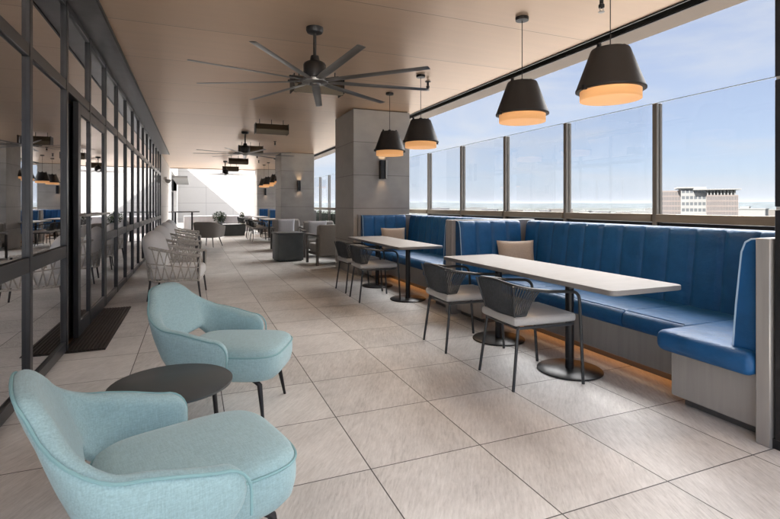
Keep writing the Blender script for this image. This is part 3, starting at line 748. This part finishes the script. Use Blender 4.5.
def make_sprinkler(label, loc):
    t = thing('sprinkler_head', label, 'sprinkler', loc, 0, 'black sprinkler heads in the ceiling')
    obj('stem', MB().lathe([(.001, 0), (.04, 0), (.04, -.008), (.016, -.012), (.016, -.06), (.024, -.065), (.024, -.09), (.012, -.095), (.001, -.1)], 16), M['black'], t)
    obj('deflector', MB().lathe([(.001, -.125), (.026, -.125), (.026, -.129), (.001, -.13)], 16).tube([(.014, 0, -.09), (.02, 0, -.11), (.004, 0, -.126)], .004, 5).tube([(-.014, 0, -.09), (-.02, 0, -.11), (-.004, 0, -.126)], .004, 5), M['steel'], t)
    return t
s1 = make_sprinkler('black sprinkler head beside the nearest pendant lamp', (3.2, 3.08, ZC))
dup(s1, (3.1, 6.13, ZC), 0, 'black sprinkler head at the tip of a fan blade')
for (x, y), lb in zip(((2.1, 13.5), (2.1, 17.5), (2.4, 19.5)), ['black sprinkler head above the lounge chairs', 'black sprinkler head just past the column behind the lounge', 'black sprinkler head over the farthest booth']): dup(s1, (x, y, ZC), 0, lb)

# ================================================================== TEAL ARMCHAIRS AND SIDE TABLE
def make_teal(label, loc, rz):
    """faces +x"""
    t = thing('upholstered_armchair', label, 'armchair', loc, rz, 'teal armchairs')
    plan = arcpath([(.04, -.325, 0), (-.14, -.33, 0), (-.275, -.28, 0), (-.29, 0, 0), (-.275, .28, 0), (-.14, .33, 0), (.04, .325, 0)], 10, .15)
    P = resample(plan, 61)
    zt = lambda s: lerp(.765, .585, sm(.22, .60, abs(s)))-.07*sm(.5, 1.15, abs(s))-.014*min(1, abs(s)/.25)**3
    zb = lambda s: lerp(.45, .325, sm(.30, .62, abs(s)))
    th = lambda s: lerp(.062, .072, sm(.3, .7, abs(s)))
    le = lambda s: lerp(.46, .10, sm(.25, .75, abs(s)))
    sh = obj('shell', slab(MB(), [Vector((p.x, p.y)) for p in P], zb, zt, th, le, .085, 7, .02), M['teal'], t)
    # piping along the outer upper edge
    pts = []
    for i, p in enumerate(P):
        s = -1+2*i/60; a, b = P[max(0, i-1)], P[min(60, i+1)]; tg = (b-a).normalized(); n_ = Vector((-tg.y, tg.x, 0))
        z = zt(s)-.010; d = th(s)*.36+le(s)*(z-zb(s)); pts.append(Vector((p.x, p.y, z+.004))+n_*(d+.004))
    def tip(i, j):
        p, t_ = pts[i].copy(), (P[i]-P[j]).normalized(); o = []
        for a in range(1, 7):
            an = a/6*PI/2; o.append(p+t_*(.085+.006)*math.sin(an)-Vector((0, 0, (.085)*(1-math.cos(an)))))
        o.append(o[-1]-Vector((0, 0, .07))); return o
    pts = tip(0, 1)[::-1]+pts+tip(60, 59)
    obj('piping', MB().tube(pts, .005, 6), M['tealp'], sh)
    def outl(k, dz=0):
        o = []
        for i in range(48):
            a = 2*PI*i/48; c_, s_ = math.cos(a), math.sin(a); e = 2/4.2
            x = math.copysign(abs(c_)**e, c_); y = math.copysign(abs(s_)**e, s_)
            hx = .335 if x > 0 else .30
            yy = y*(.268+.012*x)
            o.append(((x*hx)*k+.05, yy*k))
        return o
    prof = [(.80, .235), (.90, .245), (.97, .27), (1.0, .31), (1.005, .35), (.995, .385), (.965, .410), (.90, .424), (.72, .434), (.4, .440), (.1, .442)]
    st = obj('seat', MB().rings([[(x, y, z) for x, y in outl(k)] for k, z in prof]), M['teal'], t)
    obj('piping', MB().tube([(x, y, .390) for x, y in outl(1.0)], .0052, 6, True), M['tealp'], st)
    for sx, sy in ((1, -1), (1, 1), (-1, -1), (-1, 1)):
        x0, y0 = (.25 if sx > 0 else -.17), sy*.19
        obj('leg', MB().tube([(x0-sx*.14, y0*.6, .238), (x0-sx*.02, y0, .242), (x0+sx*.02, y0+sy*.012, .215), (x0+sx*.055, y0+sy*.05, .0)], [.016, .017, .0165, .0085], 10), M['black'], t)
    return t
ta = make_teal('nearest teal armchair, in the bottom left corner of the terrace', (-.055, 1.77, 0), R(15)); ta.scale = (.96, .96, 1)
dup(ta, (.205, 3.15, 0), R(-25), 'teal armchair beyond the round dark side table')
st = thing('side_table', 'low round dark side table between the two teal armchairs', 'side table', (-.09, 2.41, 0))
obj('tabletop', MB().lathe([(.001, .436), (.258, .436), (.265, .440), (.265, .447), (.261, .450), (.001, .450)], 64), M['cube'], st)
for k in range(3):
    a = R(20+120*k); obj('leg', MB().tube([(.19*math.cos(a), .19*math.sin(a), .436), (.23*math.cos(a), .23*math.sin(a), 0)], [.012, .009], 8), M['black'], st)
obj('under_frame', MB().tube([(.19*math.cos(R(20+12*k)), .19*math.sin(R(20+12*k)), .428) for k in range(30)], .007, 6, True), M['black'], st)

# ================================================================== WOVEN LOUNGE CHAIRS BY THE GLASS
def make_woven(label, loc, rz):
    """faces +x"""
    t = thing('woven_chair', label, 'lounge chair', loc, rz, 'woven lounge chairs along the glass wall')
    plan = arcpath([(.36, -.37, 0), (-.30, -.36, 0), (-.36, 0, 0), (-.30, .36, 0), (.36, .37, 0)], 12, .24)
    n = 61; P = resample(plan, n)
    def top(i): s = abs(-1+2*i/(n-1)); return lerp(.715, .585, sm(.2, 1.0, s))
    T = [Vector((p.x-.02*(1 if p.x < 0 else 0), p.y*1.03, top(i))) for i, p in enumerate(P)]
    B = [Vector((p.x*.94, p.y*.94, .255)) for p in P]
    obj('top_rail', MB().tube(T, .021, 10), M['wrope'], t)
    obj('bottom_rail', MB().tube(B+[B[0]], .013, 8), M['wrope'], t)
    mb = MB(); st_ = 3
    for i in range(0, n-st_, st_):
        def bow(a, b): m_ = (a+b)/2; o = Vector((m_.x, m_.y, 0)).normalized()*.006; return [a, m_+o, b]
        mb.tube(bow(B[i], T[i+st_]), .0085, 6); mb.tube(bow(T[i], B[i+st_]), .0085, 6)
    mb.tube([(a*.52+b*.48)*1.0 for a, b in zip(T, B)], .008, 6)
    for i in (0, n-1): mb.tube([B[i], T[i]], .013, 8)
    obj('rope_lattice', mb, M['wrope'], t)
    for sx, sy in ((1, -1), (1, 1), (-1, -1), (-1, 1)):
        x0, y0 = (.33 if sx > 0 else -.26), sy*.335
        obj('leg', MB().tube([(x0, y0, .58 if sx > 0 else .27), (x0, y0, .24), (x0+sx*.03, y0+sy*.015, 0)], [.014, .014, .011], 8), M['cframe'], t)
    obj('seat_cushion', cushion(MB(), -.27, .36, -.315, .315, .27, .425, .05, .02), M['wcush'], t)
    b_ = MB(); cushion(b_, -.09, .09, -.31, .31, 0, .46, .07, .05)
    bc = obj('back_cushion', b_, M['wcush'], t); bc.location = (-.19, 0, .41); bc.rotation_euler = (0, -.24, 0)
    return t
wc = make_woven('nearest woven rope lounge chair with white cushions, behind the teal chair', (-.22, 7.30, 0), R(-7))
for (y, a), lb in zip(((9.2, -4), (11.0, -6), (12.9, -3)), ['second woven rope lounge chair in the row along the glass wall', 'third woven rope lounge chair in the row along the glass wall', 'farthest woven rope lounge chair at the end of the row']):
    dup(wc, (-.24, y, 0), R(a), lb)

# floor grate at the door
gt = thing('entrance_grate', 'dark slatted entrance grate set in the floor at the glass door', 'grate', (-.87, 5.75, 0))
obj('frame', MB().box(-.165, .165, -.95, .95, .002, .006), M['slot'], gt)
mb = MB()
for k in range(11): x = -.15+k*.03; mb.box(x-.010, x+.010, -.93, .93, .006, .014)
obj('slats', mb, M['grate'], gt)

# ================================================================== LOUNGE GROUP
cb = thing('cube_table', 'dark slate cube table beside the lounge armchairs', 'side table', (2.0, 11.02, 0), R(4))
obj('body', MB().rbox(-.28, .28, -.30, .30, .02, .60, .008, 2), M['cube'], cb)
obj('top_slab', MB().rbox(-.30, .30, -.32, .32, .602, .64, .006, 2), M['cube'], cb)
obj('foot', MB().box(-.25, .25, -.27, .27, 0, .02), M['slot'], cb)
def make_lounge(label, loc, rz, w_=.86):
    """faces +y"""
    t = thing('grey_armchair', label, 'armchair', loc, rz, 'grey outdoor lounge seats'); h = w_/2
    for sx in (-1, 1):
        for y in (-.36, .36):
            obj('leg', MB().rbox(*sorted((sx*h, sx*(h-.05))), y-.03, y+.03, 0, .60 if y > 0 else .56, .004, 1), M['sofaf'], t)
        obj('arm', MB().rbox(*sorted((sx*(h+.01), sx*(h-.075))), -.41, .42, .602, .64, .006, 2), M['sofaf'], t)
    obj('seat_frame', MB().rbox(-h+.052, h-.052, -.37, .36, .20, .26, .004, 1), M['sofaf'], t)
    obj('back_panel', MB().rbox(-h+.052, h-.052, -.43, -.365, .20, .85, .02, 3), M['sofa'], t)
    obj('seat_cushion', cushion(MB(), -h+.075, h-.075, -.22, .40, .262, .43, .03, .015), M['sofa'], t)
    b_ = MB(); cushion(b_, -h+.06, h-.06, -.085, .085, 0, .47, .035, .02)
    bc = obj('back_cushion', b_, M['sofa'], t); bc.location = (0, -.262, .36); bc.rotation_euler = (R(4), 0, 0)
    return t
la = make_lounge('nearest grey lounge armchair, seen from behind', (2.76, 10.15, 0), R(4))
lb_ = dup(la, (2.93, 11.75, 0), R(172), 'grey lounge armchair with pale pillow, beside the cube table')
lc = dup(la, (2.45, 13.6, 0), R(176), 'grey lounge armchair with pale pillow, behind the cube table')
ls = make_lounge('long grey lounge sofa along the hedge and railing', (3.62, 12.0, 0), R(90), 2.3)
for (x, y, a, lb) in ((2.86, 11.78, -7, 'pale grey pillow on the armchair beside the cube table'), (2.42, 13.6, -4, 'pale grey pillow on the armchair behind the cube table')):
    booth_pillow(lb, (x, y-.04, .445), R(a), M['lpil'], 'pale lounge pillows', .22, .46, .44)

# ================================================================== FAR END FURNITURE
tb = thing('tub_chair', 'grey upholstered tub chair by the far high table', 'armchair', (.45, 15.5, 0), R(60))
pl = resample(arcpath([(.22, -.32, 0), (-.24, -.33, 0), (-.34, 0, 0), (-.24, .33, 0), (.22, .32, 0)], 10, .22), 41)
obj('shell', slab(MB(), [Vector((p.x, p.y)) for p in pl], lambda s: .30, lambda s: lerp(.76, .64, sm(.2, .9, abs(s))), lambda s: .06, lambda s: .16, .08, 5), M['sofa'], tb)
obj('seat', cushion(MB(), -.28, .33, -.28, .28, .28, .45, .04, .015), M['sofa'], tb)
for sx, sy in ((1, -1), (1, 1), (-1, -1), (-1, 1)): obj('leg', MB().tube([(sx*.2+.03, sy*.2, .29), (sx*.28+.03, sy*.27, 0)], [.018, .010], 8), M['black'], tb)
ht = thing('high_table', 'tall thin topped table at the far left wall', 'table', (-.28, 18.6, 0))
obj('tabletop', MB().rbox(-.5, .5, -.4, .4, 1.0, 1.03, .004, 1), M['marble'], ht)
for x in (-.3, .25): obj('leg', MB().tube([(x, 0, 0.01), (x, 0, 1.0)], .03, 10), M['black'], ht)
obj('foot_plate', MB().box(-.5, .45, -.2, .2, 0, .012), M['black'], ht)
bx = thing('planter_box', 'dark rectangular planter box at the far end of the aisle', 'planter', (1.55, 20.9, 0))
obj('box', MB().rbox(-.42, .42, -.35, .35, 0, .44, .006, 1), M['cube'], bx)
obj('rim', MB().box(-.43, .43, -.36, .36, .442, .47), M['black'], bx)
def shrub(mb, n, c, sx, sy, sz, seed, l0=.04, l1=.08):
    rnd = random.Random(seed)
    for _ in range(n):
        d = Vector((rnd.gauss(0, 1), rnd.gauss(0, 1), rnd.gauss(0, 1))).normalized()*rnd.random()**.4
        p = Vector((c[0]+d.x*sx, c[1]+d.y*sy, c[2]+d.z*sz)); f = (d+Vector((rnd.gauss(0, .5), rnd.gauss(0, .5), rnd.gauss(0, .5)))).normalized()
        u = f.orthogonal().normalized(); v = f.cross(u); s_ = rnd.uniform(l0, l1)
        mb.add([p-u*s_*.5, p+v*s_*.35, p+u*s_*.5+f*s_*.2, p-v*s_*.35], [(0, 1, 2, 3)])
    return mb
shb = thing('shrub', 'round dark green shrub between the white covered tables', 'shrub', (1.15, 24.3, 0))
obj('pot', MB().lathe([(.001, 0), (.2, 0), (.26, .4), (.24, .4), (.001, .36)], 20), M['cube'], shb)
obj('foliage', shrub(MB(), 900, (0, 0, .66), .36, .3, .32, 9), M['leaf'], shb)
sp = thing('potted_plant', 'small sprig of green in a pot behind the dark planter box', 'plant', (2.05, 22.6, 0))
obj('pot', MB().lathe([(.001, 0), (.14, 0), (.18, .5), (.16, .5), (.001, .46)], 20), M['cube'], sp)
obj('foliage', shrub(MB(), 220, (0, 0, .72), .12, .12, .24, 4, .03, .07), M['leaf'], sp)
def make_cloth_table(label, loc, l_):
    t = thing('covered_table', label, 'table', loc, 0, 'white covered tables at the far end')
    rg = []; n = 80
    for z, k in ((.0, 1.05), (.25, 1.03), (.5, 1.015), (.70, 1.0), (.735, .985), (.74, .97)):
        row = []
        for x, y in resample([(a, b, 0) for a, b in rrect(-l_/2, l_/2, -.38, .38, .05)]+[(l_/2, .33, 0)], n+1)[:-1] if 0 else [(p.x, p.y) for p in resample([(a, b, 0) for a, b in rrect(-l_/2, l_/2, -.38, .38, .05)]+[(l_/2, .33, 0)], n+1)[:-1]]:
            i = len(row); f = 1+.035*math.sin(i*1.9)*(1-z/.74); row.append((x*(1+(k-1)*.4)+.02*math.sin(i*1.9)*(1-z/.74), y*k*f, z))
        rg.append(row)
    obj('tablecloth', MB().rings(rg), M['linen'], t)
    return t
c1 = make_cloth_table('long white covered table left of the round shrub', (.35, 24.6, 0), 1.5)
c2 = dup(c1, (1.95, 24.7, 0), 0, 'long white covered table right of the round shrub')

# ================================================================== DARK PARTITION AT THE NEAR END OF THE BOOTHS
pt = thing('dark_partition', 'dark metal partition standing at the near end panel of the booth', 'partition', (3.43, 1.507, 0))
mb = MB()
for z0, z1 in ((.05, 1.235), (1.25, 1.905), (1.92, 2.6)): mb.rbox(-.655, .64, -.03, .03, z0, z1, .003, 1)
obj('panel', mb, M['black'], pt)
obj('joint_strip', MB().box(-.66, .64, -.02, .02, 1.236, 1.249).box(-.66, .64, -.02, .02, 1.906, 1.919), M['steel'], pt)
obj('base', MB().box(-.65, .63, -.045, .045, 0, .05), M['black'], pt)

# ================================================================== BUILDINGS IN THE CITY
def office_mat(col, sx, sz, gfx=.5, gfz=.45):
    m = panel_mat('brick_facade', col, sx, sz, .7, 0, 'X', .3, .06, 0, 0, .8); return m
M['brick'] = mat('pink_brick', (.125, .102, .092), .8, noise=((.5, .5, .5), .08))
def facade(mb, gl, x0, x1, y, z0, z1, nx, nz, w_=.62, h_=.5, depth=.35):
    """wall piers and spandrels standing proud of glass, facing -y"""
    dx = (x1-x0)/nx; dz = (z1-z0)/nz
    for i in range(nx+1):
        x = x0+i*dx; mb.box(x-dx*(1-w_)/2, x+dx*(1-w_)/2, y, y+depth, z0, z1)
    for j in range(nz+1):
        z = z0+j*dz; mb.box(x0, x1, y+.05, y+depth-.03, z-dz*(1-h_)/2, z+dz*(1-h_)/2)
    gl.box(x0, x1, y+depth*.6, y+depth, z0, z1)
def place(px, dist):
    u = (px-390)/480; a = math.atan(u)+math.atan(197/480); return (math.sin(a)*dist, math.cos(a)*dist)
D = 300
ox, oy = place(700, D); ang = -math.atan2(ox, oy)
of = thing('office_building', 'pinkish brick office block with a pale glazed middle and flat overhanging roof', 'building', (ox, oy, -26), ang+R(6))
sc_ = D*math.cos(math.atan((700-390)/480))/480*1.0       # metres per pixel at that distance
k = sc_*.82
X = lambda p: (p-700)*k
top = 26+CAM_H; Zp = lambda y: top+(205-y)*k*1.24
br, gl, cn = MB(), MB(), MB()
facade(br, gl, X(707), X(738), 0, 0, Zp(196), 20, 12, .5, .72)
br.box(X(707), X(738), .4, 18, 0, Zp(196))
obj('wall', br, M['brick'], of)
br2, gl2 = MB(), MB(); facade(br2, gl2, X(655), X(681), 6, 0, Zp(191), 15, 13, .5, .72); br2.box(X(655), X(681), 6.4, 26, 0, Zp(191))
obj('wall', br2, M['brick'], of)
g3 = MB(); facade(cn, g3, X(681), X(707), 2.5, 0, Zp(188.5), 6, 11, .75, .5); cn.box(X(681), X(707), 2.9, 22, 0, Zp(188.5))
obj('wall', cn, M['conc'], of)
obj('window_glass', MB().box(X(707.1), X(737.9), .25, .38, 1, Zp(196.3)).box(X(655.1), X(680.9), 6.25, 6.38, 1, Zp(191.4)).box(X(681.1), X(706.9), 2.7, 2.86, 1, Zp(189)), M['oglass'], of)
mb = MB()
for i in range(9): x = X(708+i*3.4); mb.box(x-.25, x+.25, .4, .9, Zp(196), Zp(190.3))
mb.box(X(707), X(738), 6, 16, Zp(196), Zp(190.4)); obj('penthouse', mb, M['conc'], of)
obj('roof', MB().box(X(693), X(741), -1.5, 20, Zp(190.3), Zp(189.4)).box(X(676), X(693), 1, 22, Zp(188.4), Zp(187)), M['conc'], of)
# low pale roofs of the town, far off
rnd = random.Random(11); lowm = [mat('pale_roofing', (.12, .12, .115), .7), mat('tan_stucco', (.085, .075, .065), .8), mat('grey_roofing', (.06, .06, .064), .8)]
kinds = ['long pale', 'squat tan', 'low grey']
pl_ = [(640, 900), (625, 1300), (600, 1500), (585, 1100), (560, 1700), (545, 1350), (530, 1900), (515, 1500), (490, 1800), (475, 2100), (455, 1600), (440, 1900), (748, 520), (765, 1300), (755, 900), (650, 1600)]
for i, (px, d) in enumerate(pl_):
    x, y = place(px, d); w_, l_, h_ = rnd.uniform(20, 60)*d/1300, rnd.uniform(15, 30)*d/1300, rnd.uniform(8, 17)
    if px == 748: w_, l_, h_ = 26, 14, 23.6
    side = 'right of' if px > 740 else 'left of'
    wh = ['beyond the panel left of the office', 'beyond the middle railing panels', 'beyond the railing near the wide column'][0 if px > 620 else (1 if px > 520 else 2)]
    if px > 740: wh = 'to the right of the brick office block'
    t = thing('low_building', f'{kinds[i % 3]} low town building far off {wh}', 'building', (x, y, -26), -math.atan2(x, y)+rnd.uniform(-.3, .3), f'{kinds[i % 3]} low town buildings {wh}')
    obj('wall', MB().box(-w_/2, w_/2, -l_/2, l_/2, 0, h_), lowm[i % 3], t)
    obj('roof', MB().box(-w_/2-.5, w_/2+.5, -l_/2-.5, l_/2+.5, h_, h_+.8).box(-w_*.2, w_*.05, -l_*.2, l_*.2, h_+.8, h_+2.5), lowm[0], t)

# ================================================================== AIR
hz = bpy.data.materials.new('air'); hz.use_nodes = True
t_ = hz.node_tree; t_.nodes.clear(); pv = t_.nodes.new('ShaderNodeVolumePrincipled'); oo = t_.nodes.new('ShaderNodeOutputMaterial')
pv.inputs['Color'].default_value = (.86, .90, .97, 1); pv.inputs['Density'].default_value = 1.2e-5; pv.inputs['Anisotropy'].default_value = .0
t_.links.new(pv.outputs[0], oo.inputs['Volume'])
obj('haze', MB().box(-15100, 15100, -15100, 15100, -27, 75), hz, kind='stuff')
